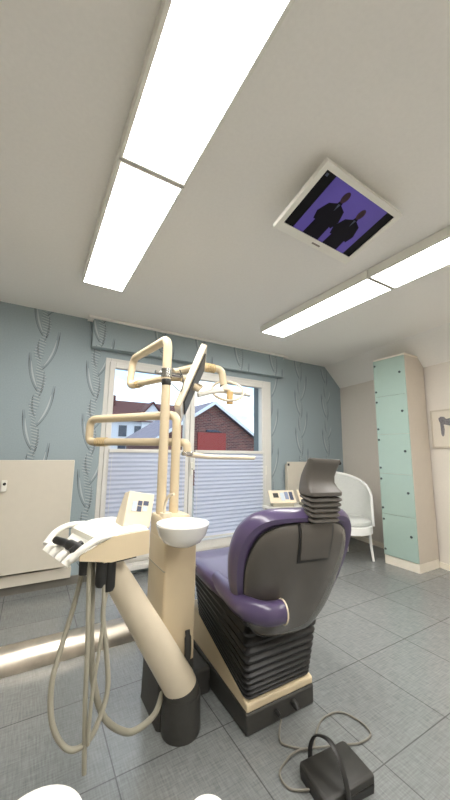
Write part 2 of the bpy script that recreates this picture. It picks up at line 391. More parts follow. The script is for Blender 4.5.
# ------------------------------------------------------------------ ceiling monitor
A, B, Cc, Dd = Vector((.974,1.17,2.334)), Vector((.971,.819,2.43)), Vector((1.542,.835,2.419)), Vector((1.546,1.186,2.323))
ux = (Dd-A).normalized(); uy = (B-A); uy = (uy-ux*uy.dot(ux)).normalized(); uz = ux.cross(uy)   # uz: away from the viewer?
if uz.z < 0: uz = -uz
O = (A+B+Cc+Dd)/4; W2, H2 = .286, .182
TM = Matrix(((ux.x, uy.x, uz.x, O.x), (ux.y, uy.y, uz.y, O.y), (ux.z, uy.z, uz.z, O.z), (0,0,0,1)))
def tp(x, y, z=0): return TM @ Vector((x, y, z))
tv = empty('ceiling_monitor', O, 'white framed flat screen hanging under the ceiling, showing two dark suited figures', 'monitor')
fr = MB(); bx0, bx1, by0, by1 = -W2+.028, W2-.028, -H2+.045, H2-.028
fr.box((-W2, -H2, 0), (bx0, H2, .024), TM); fr.box((bx1, -H2, 0), (W2, H2, .024), TM); fr.box((bx0, -H2, 0), (bx1, by0, .024), TM); fr.box((bx0, by1, 0), (bx1, H2, .024), TM); fr.box((bx0, by0, .012), (bx1, by1, .024), TM)
fr.build('bezel', 'white', tv, smooth=False)
MB().box((-W2+.03, -H2+.05, .024), (W2-.03, H2-.03, .058), TM).build('back_cover', 'white', tv, bevel=.004)
mm = MB(); mm.prism([tp(-.02, .02, .058), tp(.2, .02, .058), tp(.2, .16, .058), tp(-.02, .16, .058)], (0,0,.012)); mm.tube([tp(.08, .04, .06), (tp(.08,.04).x, tp(.08,.04).y, 2.499)], .03, 16)
mm.box((tp(.08,.04).x-.11, tp(.08,.04).y-.08, 2.485), (tp(.08,.04).x+.11, tp(.08,.04).y+.08, 2.499))
mm.build('ceiling_mount', 'white', tv)
scr = MB().box((bx0, by0, .006), (bx1, by1, .011), TM).build('screen', 'screenblack', tv, smooth=False)
px0, px1 = bx0+.065, bx1-.06
MB().box((px0, by0+.001, .0045), (px1, by1-.001, .0058), TM).build('screen_picture', 'screen', scr, smooth=False)
def fig(cx, hy):
    body = [(-.010,-.024),(.010,-.024),(.014,-.038),(.055,-.055),(.078,-.11),(.066,-.155),(.052,-.150),(.056,-.3),(-.056,-.3),(-.052,-.150),(-.066,-.150),(-.080,-.11),(-.055,-.055),(-.014,-.038)]
    return MB().prism([(cx+x, max(by0+.001, hy+y), .0035) for x, y in body], (0,0,.0009), TM)
for cx, hy in ((-.070, .102), (.080, .078)):
    fig(cx, hy).build('suited_figure_picture', 'suit', scr, smooth=False)
    MB().prism([(cx+.019*math.cos(a*PI/8), hy+.029*math.sin(a*PI/8), .0034) for a in range(16)], (0,0,.0009), TM).build('face_picture', 'skin', scr, smooth=False)
    MB().prism([(cx-.007, hy-.037, .0031), (cx+.007, hy-.037, .0031), (cx, hy-.075, .0031)], (0,0,.0004), TM).build('shirt_picture', 'printdark', scr, smooth=False)
MB().box((bx0+.012, by1-.025, .0048), (bx0+.026, by1-.011, .0058), TM).build('screen_symbol', 'printdark', scr, smooth=False)
MB().box((-.03, -H2+.017, -.0012), (.03, -H2+.026, 0), TM).build('brand_mark', 'logo', tv, smooth=False)

# ------------------------------------------------------------------ radiators
def radiator(x0, x1, z0, z1, label, lstrip):
    t = empty('radiator', ((x0+x1)/2, YB-.05, z0), label, 'radiator')
    MB().box((x0, YB-.1, z0), (x1, YB-.084, z1)).build('front_panel', 'radiator', t, bevel=.004)
    c = MB()
    n = int((x1-x0)/.04)
    for i in range(n): xx = x0+.03+(x1-x0-.06)*i/(n-1); c.box((xx-.004, YB-.084, z0+.03), (xx+.004, YB-.03, z1-.03))
    c.box((x0+.02, YB-.045, z0+.04), (x1-.02, YB-.03, z1-.04)); c.build('convector_fins', 'radiator', t, smooth=False)
    for xx in (x0+.2, x1-.2): MB().box((xx-.02, YB-.03, z0+.2), (xx+.02, YB-.004, z1-.15)).build('wall_bracket', 'radiator', t, smooth=False)
    return t
r1 = radiator(-1.3, .353, .185, 1.098, 'large cream flat radiator on the wallpapered wall left of the window', 0)
mtr = MB().box((-.186, YB-.122, .845), (-.146, YB-.1, .935)).build('heat_meter', 'white', r1, bevel=.005)
MB().lathe((-.164, YB-.127, .905), [(0,0),(.012,0),(.012,.006),(0,.006)], 16, (0,1,0)).build('meter_dial', 'black', mtr)
struct(MB().box((-1.4, YB-.06, .075), (.40, YB-.016, .165)).build('trim_4', 'radiator', bevel=.004))
r2 = radiator(2.90, 3.82, .2, 1.07, 'cream flat radiator on the blue wall behind the dental chair headrest', 0)
MB().box((2.905, YB-.108, 1.02), (2.93, YB-.1, 1.05)).build('end_clip', 'black', r2)
v = MB(); v.tube([(3.82, YB-.06, 1.045), (3.885, YB-.06, 1.045)], .012); v.build('valve_pipe', 'chrome', r2)
MB().tube([(3.875, YB-.06, 1.045), (3.90, YB-.06, 1.045), (3.96, YB-.06, 1.045)], [.018, .026, .024], 16).build('thermostat_knob', 'black', r2)

# ------------------------------------------------------------------ floor duct
t = MB(); rr = .1; yc = 2.33
prof = [(yc - rr*math.cos(a), rr*math.sin(a)) for a in [PI*k/16 for k in range(17)]]
t.prism([(-1.75, y, z) for y, z in prof], (4.0, 0, 0))
dct = t.build('floor_duct', 'steel')
tag(dct, 'worn metallic half-round duct lying across the floor below the window', 'duct')

# ------------------------------------------------------------------ dental unit
un = empty('dental_unit', (.66, 1.6, 0), 'cream dental unit with white spittoon bowl, slanted tray arm, poles and hoses', 'dental unit')
CX0, CX1, CY0, CY1 = .58, .745, 1.515, 1.755
b = MB(); b.loft([rrect((CX0+CX1)/2, (CY0+CY1)/2, z, (CX1-CX0)*s, (CY1-CY0)*s, .014) for z, s in ((.22, 1), (.5, 1), (.76, 1), (.772, .985), (.776, .93))])
b.loft([rrect((CX0+CX1)/2, 1.673, z, (CX1-CX0-.003)*s, .161*s, .014) for z, s in ((.74, 1), (.84, 1), (.862, .985), (.868, .93))])
col = b.build('column', 'cream', un)
MB().box((CX0-.0015, CY0+.003, .637), (CX1+.0015, CY1+.001, .641)).build('column_seam', 'hose', col)
b = MB(); b.loft([rrect((CX0+CX1)/2, (CY0+CY1)/2, z, (CX1-CX0)*s+.006, (CY1-CY0)*s+.006, .02) for z, s in ((0, 1.06), (.02, 1.04), (.24, 1.0))])
b.build('column_base', 'dark', un)
b = MB(); b.box((.70, 1.60, .0), (.883, 1.92, .12)); b.build('floor_plate', 'dark', un, bevel=.015, segs=3)
b = MB(); b.tube(smooth_path([(.70, 1.507, .21), (.705, 1.502, .27), (.705, 1.502, .33), (.703, 1.507, .37)], 4), [.012]*3+[.017]*7+[.012]*3, 12, sx=.5)
b.build('cover_grip', 'dark', un)
# arm
PA = Vector((.668, 1.475, .165)); PB_ = Vector((.315, 1.385, .735))
b = MB(); b.lathe((.668, 1.475, 0), [(.083, 0), (.086, .01), (.084, .12), (.083, .15)]); 
ax = (PB_-PA).normalized()
b.tube([Vector((.668,1.475,.13)), PA + ax*.02], [.083, .074], 32)
b.build('arm_pedestal', 'dark', un)
b = MB(); b.tube([PA-ax*.0, PA+ax*.03, PA+ax*.3, PA+(PB_-PA), PB_+ax*.05], [.069, .071, .063, .049, .046], 36)
arm = b.build('tray_arm', 'cream2', un)
b = MB(); q = PA+ax*.06; side = Vector((-.35,-.85,0)).normalized(); b.lathe(q+Vector((-.15,-.97,.12)).normalized()*.068, [(0,0),(.004,0),(.004,.002),(0,.002)], 10, (-.15,-.97,.12)); b.build('screw', 'black', arm)
# tray : local frame u (towards the rear end), v (away), w up
U = Vector((.968, .25, 0)).normalized(); V = Vector((-.25, .968, 0)).normalized(); T0 = Vector((.157, 1.213, 0))
def tl(u, v, z): return T0 + U*u*(.82 if u > 0 else 1) + V*v + Vector((0,0,z+.022))
TL_, TW = .335, .275
tray = MB()
prof = [(.10, .835, .862), (.14, .81, .876), (.2, .80, .884), (.30, .797, .884), (.325, .80, .88), (.335, .806, .87)]
rings = []
for u, zb, zt in prof: rings.append([tl(u, .004, zb), tl(u, TW-.004, zb), tl(u, TW, zb+.01), tl(u, TW, zt-.01), tl(u, TW-.012, zt), tl(u, .012, zt), tl(u, 0, zt-.01), tl(u, 0, zb+.01)])
tray.loft(rings); ty = tray.build('instrument_tray', 'white', un)
sk = MB().loft([[tl(.015, -.003, .81), tl(.015, .004, .81), tl(.015, .004, .825), tl(.015, -.003, .825)], [tl(.15, -.003, .783), tl(.15, .004, .783), tl(.15, .004, .868), tl(.15, -.003, .868)], [tl(.336, -.003, .783), tl(.336, .004, .783), tl(.336, .004, .868), tl(.336, -.003, .868)]])
sk.prism([tl(.12, .0, .785), tl(.335, .0, .785), tl(.335, TW, .785), tl(.12, TW, .785)], (0,0,.014))
sk.prism([tl(.325, .0, .785), tl(.337, .0, .785), tl(.337, TW, .785), tl(.325, TW, .785)], (0,0,.08))
sk.build('tray_side_panel', 'cream', ty)
for v0, bow in ((.012, -.012), (TW-.012, .02)):
    MB().tube(smooth_path([tl(.16, v0, .87), tl(.09, v0+bow, .868), tl(.03, v0+bow, .848), tl(-.012, v0, .815)], 6), .011, 12, sx=1.2).build('tray_handle', 'white', ty)
b = MB().loft([[tl(u, .02, z), tl(u, TW-.02, z), tl(u, TW-.02, z+.012), tl(u, .02, z+.012)] for u, z in ((.04, .802), (.07, .806), (.115, .842))]); b.build('holder_shelf', 'white', ty)
for v0 in (.03, .095, .16, .225):
    MB().tube(smooth_path([tl(.055, v0, .815), tl(.02, v0, .818), tl(-.008, v0, .812), tl(-.022, v0, .798)], 5), [.013]*5+[.015]*5+[.014]*6, 12, sx=1.2).build('instrument_holder', 'white', ty)
b = MB().tube([tl(-.005, .18, .845), tl(.01, .13, .843), tl(.015, .1, .842), tl(.016, .095, .842), tl(.03, .05, .838), tl(.034, .03, .836)], [.013, .014, .014, .018, .017, .012], 14); b.build('handpiece', 'black', ty)
b = MB().tube([tl(.05, .06, .85), tl(.02, .05, .84), tl(.0, .055, .83)], [.01, .011, .008], 12); b.build('handpiece', 'black', ty)
# motor block and connectors beneath
b = MB(); b.loft([[tl(.14, .05, z), tl(.31, .05, z), tl(.31, .23, z), tl(.14, .23, z)] for z in (.76, .786)]); b.lathe(tl(.13, .03, .70), [(.016,0),(.02,.01),(.02,.085)], 14); b.lathe(tl(.165, .03, .68), [(.018,0),(.023,.012),(.023,.11)], 14); b.lathe(tl(.07, .06, .745), [(.018,0),(.02,.06)], 14)
b.build('hose_connector', 'black', un)
# control panel box
TLc, TRc = Vector((.360, 1.362, 1.032)), Vector((.476, 1.392, 1.008)); dn = Vector((-.034, -.055, -.125)); bk = Vector((-.008, .05, -.012))
pn = MB(); pn.loft([[TLc, TRc, TRc+bk, TLc+bk], [TLc+dn, TRc+dn, TRc+dn+bk*1.9, TLc+dn+bk*1.9]])
pnl = pn.build('control_panel', 'cream2', un, bevel=.004)
nf = (TRc-TLc).cross(dn).normalized(); nf = nf if nf.y < 0 else -nf
def cp(a, c, e=.0): return TLc + (TRc-TLc)*a + dn*c + nf*e
for nm, a0, a1, c0, c1, m_ in (('key_field', .18, .36, .28, .56, 'printlight'), ('key_field', .39, .55, .25, .39, 'printdark'), ('key_field', .39, .55, .41, .56, 'printdark'), ('key_field', .60, .80, .24, .37, 'printdark'), ('key_field', .60, .78, .39, .54, 'printlight')):
    MB().prism([cp(a0, c0, .0003), cp(a1, c0, .0003), cp(a1, c1, .0003), cp(a0, c1, .0003)], nf*.0015).build(nm, m_, pnl, smooth=False)
# hoses
def hose(P, r=.0085): MB().tube(smooth_path(P, 8), r, 12).build('hose', 'hose', un)
hose([(0.205, 1.375, 0.80), (0.201, 1.360, 0.743), (0.178, 1.340, 0.638), (0.147, 1.300, 0.547), (0.124, 1.270, 0.459), (0.131, 1.250, 0.365), (0.163, 1.240, 0.298), (0.202, 1.240, 0.267), (0.247, 1.240, 0.282), (0.283, 1.250, 0.345), (0.297, 1.260, 0.411), (0.284, 1.270, 0.525), (0.267, 1.270, 0.636), (0.277, 1.270, 0.732)], .0085)
hose([(.208, 1.275, .81), (0.211, 1.270, 0.769), (0.220, 1.250, 0.551), (0.224, 1.240, 0.387), (0.235, 1.235, 0.192)], .0075)
hose([(.225, 1.33, .81), (0.232, 1.330, 0.747), (0.246, 1.330, 0.507), (0.271, 1.340, 0.358), (0.316, 1.360, 0.239), (0.390, 1.390, 0.152), (0.450, 1.410, 0.120), (0.539, 1.450, 0.120), (0.600, 1.520, 0.149)], .0115)
hose([(0.257, 1.260, 0.78), (0.264, 1.250, 0.629), (0.256, 1.240, 0.528), (0.243, 1.230, 0.428), (0.238, 1.225, 0.339), (0.238, 1.225, 0.276)], .006)
# spittoon
SC = Vector((.637, 1.45, .048))
b = MB(); b.lathe(SC+Vector((0,0,.715)), [(.035, 0), (.05, .004), (.085, .022), (.108, .052), (.120, .09), (.123, .098), (.121, .104), (.115, .104), (.112, .098), (.10, .06), (.07, .032), (.02, .022), (.001, .022)], 40)
b.build('spittoon_bowl', 'porcelain', un)
MB().tube(fillet([(.605, 1.615, .87), (.603, 1.605, .93), (.61, 1.575, .975), (.622, 1.535, .985)], .03), .007, 10).build('water_spout', 'cream2', un)
MB().loft([rrect(.615, 1.615, z, .055, .04, .012) for z in (.86, .885)]).build('spout_mount', 'cream2', un)
# poles
P1 = (.618, 1.70); P2 = (.69, 1.70); R = .0255
b = MB().tube(fillet([(P1[0], P1[1], .862), (P1[0], P1[1], 1.83), (.575, 2.28, 1.845), (.555, 2.28, 1.64), (.60, 2.13, 1.642)], .06, 8), R, 20)
b.build('viewer_pole', 'cream', un)
b = MB().tube([(.595, 2.14, 1.642), (.64, 1.9, 1.63), (.70, 1.78, 1.625), (.735, 1.75, 1.62)], .021, 18); b.build('viewer_arm', 'cream', un)
b = MB()
for k in range(6): q = Vector((.585, 2.19, 1.642)) + Vector((.0101, -.0525, 0))*k*.17; b.tube([q, q+Vector((.001,-.006,0))], .028, 18)
b.build('joint_collar', 'yellowed', un)
b = MB(); b.lathe((P1[0], P1[1], 1.60), [(.026,0),(.031,.004),(.031,.05),(.026,.054)], 20); b.tube([(P1[0]-.06, P1[1]+.02, 1.628), (P1[0]+.1, P1[1]+.02, 1.628)], .013, 10); b.build('pole_clamp', 'chrome', un)
b = MB().lathe((P1[0], P1[1], 1.555), [(.025,0),(.0265,.002),(.0265,.035),(.025,.037)], 20); b.build('cable_tie', 'black', un)
MB().tube(smooth_path([(.645, 1.69, 1.57), (.70, 1.685, 1.53), (.715, 1.69, 1.6), (.70, 1.71, 1.66)], 6), .003, 8).build('viewer_cable', 'black', un)
b = MB().tube(fillet([(P2[0], P2[1], .862), (P2[0], P2[1], 1.395), (.325, 2.33, 1.395), (.325, 2.33, 1.245), (.37, 2.25, 1.245)], .055, 8), R*.98, 20); b.build('rear_pole', 'cream', un)
b = MB().tube(fillet([(.362, 2.265, 1.245), (.70, 1.78, 1.245), (.755, 1.70, 1.24), (.76, 1.70, 1.19)], .04, 8), .023, 20); b.build('lamp_arm', 'cream', un)
b = MB()
for k in range(6): q = Vector((.365, 2.262, 1.245)) + Vector((.0087, -.0125, 0))*k; b.tube([q, q+Vector((.004,-.0057,0))], .029, 18)
b.build('joint_collar', 'yellowed', un)
b = MB().lathe((.76, 1.70, 1.168), [(.03,0),(.034,.004),(.034,.018),(.03,.022)], 20); b.build('chrome_ring', 'chrome', un)
b = MB().tube([(.76, 1.70, 1.178), (.90, 1.71, 1.162), (1.272, 1.77, 1.155)], [.016, .014, .013], 12); b.build('swivel_bar', 'cream2', un)
# viewer : tilted slab seen nearly edge on
VA = Vector((.832, 1.70, 1.845)); VB = Vector((.668, 1.70, 1.452)); dep = Vector((.115, .25, -.06)); thk = (VA-VB).cross(dep).normalized()*.038
if thk.x < 0: thk = -thk
bk_ = MB().prism([VA, VB, VB+dep, VA+dep], thk); vw = bk_.build('image_viewer', 'cream2', un, bevel=.005)
ctr = (VA+VB)/2+dep*.5+thk; e1 = (VA-VB)*.40; e2 = dep*.40
MB().prism([ctr+e1+e2, ctr+e1-e2, ctr-e1-e2, ctr-e1+e2], thk*.25).build('viewer_back', 'dark', vw, bevel=.004)
MB().tube([(.735, 1.75, 1.62), ctr+Vector((.02,-.02,-.03)), ctr+thk*.8], [.021, .021, .03], 14).build('viewer_hinge', 'cream', vw)
e3 = -(thk.normalized())*.0015
c2 = (VA+VB)/2+dep*.5; MB().prism([c2+(VA-VB)*.42+dep*.42, c2+(VA-VB)*.42-dep*.42, c2-(VA-VB)*.42-dep*.42, c2-(VA-VB)*.42+dep*.42], e3).build('viewer_screen', 'screenblack', vw, smooth=False)
# operating lamp on its arm
b = MB().tube(fillet([(.76, 1.95, 1.70), (.93, 1.95, 1.765), (1.12, 1.95, 1.775), (1.135, 1.95, 1.66)], .05, 8), .026, 18); b.build('lamp_elbow', 'cream', un)
b = MB()
for k in range(6): b.tube([(.985+.013*k, 1.95, 1.770), (.990+.013*k, 1.95, 1.7705)], .032, 18)
b.build('joint_collar', 'yellowed', un)
b = MB(); b.lathe((1.135, 1.95, 1.64), [(.022,0),(.026,.002),(.026,.022),(.022,.024)], 18); b.build('elbow_cap', 'black', un)
lc = Vector((1.165, 1.94, 1.622)); nrm = Vector((-.30, -.72, .72)).normalized(); Q = Vector((0,0,1)).rotation_difference(nrm).to_matrix()
ring_ = MB(); pts = [lc + Q @ Vector((.112*math.cos(2*PI*k/40), .112*math.sin(2*PI*k/40), 0)) for k in range(41)]
ring_.tube(pts, .009, 10, cap=False); lamp = ring_.build('operating_lamp', 'cream2', un)
MB().tube([lc+Vector((-.235, 0, -.055)), lc+Vector((-.13, 0, -.02)), lc+Vector((-.05,0,0)), lc+Vector((.05,0,0)), lc+Vector((.13,0,-.005)), lc+Vector((.19, 0, -.012))], [.018, .017, .024, .024, .017, .016], 14).build('lamp_crossbar', 'white', lamp)
MB().lathe(lc+Vector((-.02,0,-.01)), [(.03,0),(.04,.012),(.032,.04),(.014,.055)], 20).build('lamp_head', 'cream2', lamp)
MB().loft([rrect(lc.x+.0, lc.y-.03, z, .042, .03, .008) for z in (lc.z-.10, lc.z-.012)]).build('lamp_handle', 'lampamber', lamp)

# ------------------------------------------------------------------ dental chair
ch = empty('dental_chair', (1.09, 1.6, 0), 'purple upholstered dental treatment chair with grey shell on a black bellows base', 'dental chair')
BX0, BX1, BY0, BY1 = .893, 1.288, 1.295, 1.95
b = MB().prism([(BX0, BY0, 0), (BX0, BY0, .085), (BX0, BY1, .14), (BX0, BY1, 0)], (BX1-BX0, 0, 0)); b.build('base_plate', 'dark', ch, bevel=.01, segs=3)
b = MB().prism([(BX0+.004, BY0+.004, .0855), (BX0+.004, BY0+.004, .116), (BX0+.004, 1.82, .30), (BX0+.004, 1.93, .30), (BX0+.004, BY1, .1405)], (BX1-BX0-.008, 0, 0)); b.build('base_cover', 'cream', ch, bevel=.006)
b = MB(); b.tube([(1.15, BY0-.001, .055), (1.15, BY0-.02, .05), (1.15, BY0-.035, .04)], [.014,.015,.01], 12); b.build('base_socket', 'black', ch)
b = MB(); b.tube([(1.05, BY0-.001, .05), (1.05, BY0-.015, .048), (1.05, BY0-.03, .045)], [.009,.01,.007], 12); b.build('base_socket', 'black', ch)
# bellows
rings = []; n = 11
def bel(t, e):
    """cross section at height fraction t with pleat offset e; lower edge follows the sloping cover"""
    w_ = .368 + .075*t + e; x0 = 1.09 - w_/2; x1 = 1.09 + w_/2
    y0 = BY0+.022 - .05*t - e/2; y1 = 1.79 + .02*t + e/2
    out = []
    for (cx, cy, a0) in ((x1-.03, y1-.03, 0), (x0+.03, y1-.03, PI/2), (x0+.03, y0+.03, PI), (x1-.03, y0+.03, 1.5*PI)):
        for k in range(5):
            a = a0+PI/2*k/4; x = cx+.03*math.cos(a); y = cy+.03*math.sin(a)
            zb = .119 + (y-BY0)*.345; zt = .485 + (y-BY0)*.14
            out.append(Vector((x, y, zb+(zt-zb)*t)))
    return out
tt = 0
zs = [0]
for i in range(n): zs.append(zs[-1] + .45 + .8*i/(n-1))
zs = [z/zs[-1] for z in zs]
for i in range(n):
    a, c2_ = zs[i], zs[i+1]; rings.append(bel(a, -.012)); rings.append(bel(a+(c2_-a)*.3, .018)); rings.append(bel(a+(c2_-a)*.6, .020))
rings.append(bel(1, -.012))
MB().loft(rings).build('bellows', 'rubber', ch)
b = MB(); b.loft([rrect(1.09, 1.42, z, w_, d_, .04) for z, w_, d_ in ((.47, .40, .36), (.50, .41, .40), (.545, .36, .40))]); b.build('seat_support', 'black', ch)
# seat cushion
secs = []
for y, x0, x1, z0, z1 in ((1.20, .93, 1.25, .53, .56), (1.24, .85, 1.33, .505, .58), (1.34, .815, 1.365, .50, .59), (1.5, .81, 1.37, .505, .60), (1.65, .815, 1.365, .515, .612), (1.8, .825, 1.355, .52, .612), (1.88, .835, 1.345, .52, .60), (1.94, .86, 1.32, .525, .58), (1.955, .93, 1.25, .535, .565)):
    cz = (z0+z1)/2; hz = (z1-z0)/2; cx = (x0+x1)/2; hx = (x1-x0)/2; r_ = []
    for k in range(28):
        a = 2*PI*k/28; ca, sa_ = math.cos(a), math.sin(a)
        r_.append(Vector((cx+hx*math.copysign(abs(ca)**.35, ca), y, cz+hz*math.copysign(abs(sa_)**.6, sa_) - (.012*(1-abs(ca)) if sa_ > 0 else 0))))
    secs.append(r_)
MB().loft(secs).build('seat_cushion', 'purple', ch)
wrp = smooth_path([(.850, 1.50, .57), (.832, 1.36, .562), (.825, 1.26, .556), (.838, 1.185, .552), (.87, 1.14, .55), (.91, 1.122, .55), (.945, 1.118, .55)], 6)
nn_ = len(wrp); MB().tube(wrp, [.036+.010*min(1, i/12) for i in range(nn_)], 18, sx=.85).build('seat_bolster', 'purple', ch)
ex = (wrp[-1]-wrp[-3]).normalized(); MB().tube([wrp[-1]-ex*.002, wrp[-1]+ex*.004, wrp[-1]+ex*.006], [.049, .049, .042], 18, sx=.85).build('bolster_cap', 'cream2', ch)
# backrest
BYAW = math.radians(-10)
def bkmap(x, y, t):
    """x across, y towards patient, t height 0..1 along reclined back"""
    cz = .425 + .525*t; cy = 1.27 - .19*t
    yy = y + .55*x*x
    xr = x*math.cos(BYAW) - yy*math.sin(BYAW); yr = x*math.sin(BYAW) + yy*math.cos(BYAW)
    return Vector((1.058 + xr, cy + yr, cz + y*.33))
outl = [(0,0),(.08,.0),(.15,.03),(.215,.14),(.262,.34),(.288,.56),(.29,.74),(.268,.88),(.215,.97),(.13,1.0)]
outl = [(x*1.03, t) for x, t in outl]
def fullout(f=1, tc=.5, ft=None):
    ft = ft or f
    R_ = [(x*f, tc+(t-tc)*ft) for x, t in outl]; Lf = [(-x, t) for x, t in R_[1:]][::-1]
    return R_ + [(0, tc+(1.0-tc)*ft)] + Lf
def dens(P, n=3):
    out = []; N_ = len(P)
    for i in range(N_):
        a, b_, c_2, d_ = [Vector(P[(i+k) % N_]) for k in (-1, 0, 1, 2)]
        for k in range(n):
            t = k/n; q = .5*((2*b_)+(c_2-a)*t+(2*a-5*b_+4*c_2-d_)*t*t+(3*b_-a-3*c_2+d_)*t**3); out.append((q[0], q[1]))
    return out
def puff(rings, name, m, par, **k):
    mb = MB(); mb.loft([[bkmap(x, y, t) for x, t in dens(fullout(f, .52, ft))] for f, ft, y in rings]); return mb.build(name, m, par, **k)
puff([(.3, .3, .068), (.6, .6, .070), (.8, .82, .066), (.92, .92, .052), (.985, .985, .026), (1, 1, 0), (.985, .985, -.026), (.94, .95, -.044), (.86, .885, -.046), (.80, .84, -.036)], 'backrest_cushion', 'purple', ch)
# grey rear shell : runs lower than the cushion
def shellmap(x, y, t): return bkmap(x, y, t)
so = [(0,-.035),(.065,-.032),(.12,-.01),(.17,.07),(.215,.22),(.236,.42),(.246,.58),(.238,.72),(.21,.84),(.15,.905),(.08,.925)]
def sring(f, y, tc=.45):
    R_ = [(x*f, tc+(t-tc)*f) for x, t in so]; P = R_ + [(0, tc+(.93-tc)*f)] + [(-x, t) for x, t in R_[1:]][::-1]
    return [bkmap(x, y, t) for x, t in dens(P)]
shl = MB().loft([sring(1, -.030), sring(1.0, -.050), sring(.97, -.058), sring(.9, -.066), sring(.75, -.077), sring(.5, -.086), sring(.25, -.09), sring(.05, -.09)]).build('back_shell', 'shell', ch)
MB().loft([sring(1.02, -.040), sring(1.02, -.046)]).build('shell_seam', 'black', ch)
# headrest guide panel on the shell
def panel(x0, x1, t0, t1, y, m_, nm, par, e=.006, n=6):
    mb = MB(); vs = []; fs = []
    for j in range(n+1):
        for i in range(n+1):
            x = x0+(x1-x0)*i/n; x *= (1 - .12*(1-j/n)); t = t0+(t1-t0)*j/n; rr_ = math.hypot(x/.24, (t-.45)/.5)
            vs.append((x, t))
    def dome(x, t):
        f_ = max(abs(x)/.235, abs(t-.45)/.485); K = [(0,-.09),(.25,-.09),(.5,-.086),(.75,-.077),(.9,-.066),(1,-.052),(1.3,-.05)]
        for (a, ya), (b_, yb) in zip(K, K[1:]):
            if f_ <= b_: return ya+(yb-ya)*(f_-a)/(b_-a)
        return -.05
    fr_ = [bkmap(x, dome(x, t)+y, t) for x, t in vs]; bk2 = [bkmap(x, dome(x, t)+y+e, t) for x, t in vs]
    N1 = n+1; o_ = len(fr_)
    for j in range(n):
        for i in range(n):
            a = j*N1+i; fs.append((a, a+1, a+N1+1, a+N1)); fs.append((o_+a, o_+a+N1, o_+a+N1+1, o_+a+1))
    for i in range(n):
        fs.append((i, o_+i, o_+i+1, i+1)); a = n*N1+i; fs.append((a, a+1, o_+a+1, o_+a))
        a = i*N1; fs.append((a, a+N1, o_+a+N1, o_+a)); a = i*N1+n; fs.append((a, o_+a, o_+a+N1, a+N1))
    return mb.add(fr_+bk2, fs).build(nm, m_, par)
panel(-.066, .112, .665, .93, -.0045, 'black', 'panel_joint', shl, .009)
panel(-.058, .100, .69, .94, -.010, 'shell', 'headrest_guide_panel', shl, .012)
# headrest bellows and pad
HX, HY = 1.098, 1.035
rings = []
z = .905
def hs(z, w_, d_, dy=0, dx=0, tilt=0, r_=.018):
    R_ = rrect(HX+dx, HY+dy, z, w_, d_, r_)
    for p in R_: p.z += (p.y-HY-dy)*tilt
    a = math.radians(-14); out = []
    for p in R_:
        q = p-Vector((HX+dx, HY+dy, 0)); out.append(Vector((HX+dx+q.x*math.cos(a)-q.y*math.sin(a), HY+dy+q.x*math.sin(a)+q.y*math.cos(a), p.z)))
    return out
for i in range(5):
    k = i/4; w_ = .128 + .022*k; d_ = .085+.02*k
    rings += [hs(z, w_-.018, d_-.018, tilt=.1), hs(z+.010, w_+.006, d_+.006, tilt=.1), hs(z+.016, w_+.004, d_+.004, tilt=.1)]; z += .0215
rings.append(hs(z, .128, .09, tilt=.1))
MB().loft(rings).build('headrest_bellows', 'headpad', ch)
z0 = z
rings = [hs(z0+.0, .13, .09, 0, 0), hs(z0+.004, .155, .11, 0), hs(z0+.018, .158, .115, .002), hs(z0+.035, .146, .10, .012), hs(z0+.055, .138, .085, .018), hs(z0+.08, .14, .07, .012), hs(z0+.105, .146, .056, -.002), hs(z0+.13, .152, .042, -.018), hs(z0+.146, .156, .032, -.028, r_=.014), hs(z0+.152, .148, .02, -.032, r_=.009)]
# saddle shaped top edge
for i in range(5, 10):
    for p in rings[i]: p.z += ((p.x-HX)/.075)**2*.006 - (p.x-HX)*.05
hp = MB().loft(rings).build('headrest_pad', 'headpad', ch)

# ------------------------------------------------------------------ foot control
fc = empty('foot_control', (1.08, .97, 0), 'dark grey foot pedal control with black hoop handle and cable on the floor', 'foot pedal')
ctrp = Vector((1.07, .975, 0)); ang = math.radians(-8)
def fr2(x, y, z): return Vector((ctrp.x+x*math.cos(ang)-y*math.sin(ang), ctrp.y+x*math.sin(ang)+y*math.cos(ang), z))
def fring(z, hx, hy): return [fr2(x, y, z + (0 if z < .0323 else (-.010*(1 if x < 0 else 0)))) for x, y in ((-hx*.93, -hy), (hx*.93, -hy*.96), (hx, -hy*.86), (hx, hy*.88), (hx*.93, hy), (-hx*.9, hy), (-hx, hy*.85), (-hx, -hy*.9))]
MB().loft([fring(.0, .110, .078), fring(.026, .112, .08), fring(.028, .105, .073), fring(.032, .105, .073)]).build('base', 'black', fc, bevel=.003)
MB().loft([fring(.0325, .112, .080), fring(.052, .112, .080), fring(.060, .103, .072)]).build('pedal', 'pedal', fc, bevel=.003)
hoop = smooth_path([fr2(-.055, .078, .02), fr2(-.052, .08, .08), fr2(-.04, .06, .125), fr2(-.03, .0, .15), fr2(-.025, -.05, .125), fr2(-.025, -.085, .06), fr2(-.025, -.09, .005)], 8)
MB().tube(hoop, .012, 12, ref=(1,0,0), sx=.35).build('handle_hoop', 'black', fc)
cab = smooth_path([(1.05, 1.258, .04), (1.02, 1.235, .012), (1.005, 1.194, 0.006), (1.071, 1.130, 0.006), (1.11, 1.125, .006), (1.145, 1.153, 0.006), (1.244, 1.203, 0.006), (1.346, 1.191, 0.006), (1.382, 1.102, 0.006), (1.360, 1.042, 0.006), (1.287, 1.04, 0.006), (1.238, 1.06, 0.006), (1.147, 1.094, 0.010), (1.029, 1.134, 0.014), (0.945, 1.124, 0.006), (0.907, 1.097, 0.006), (0.907, 1.045, 0.006), (0.955, 1.007, 0.01), (.995, .99, .015)], 8)
MB().tube(cab, .0038, 8).build('cable', 'cable', fc)

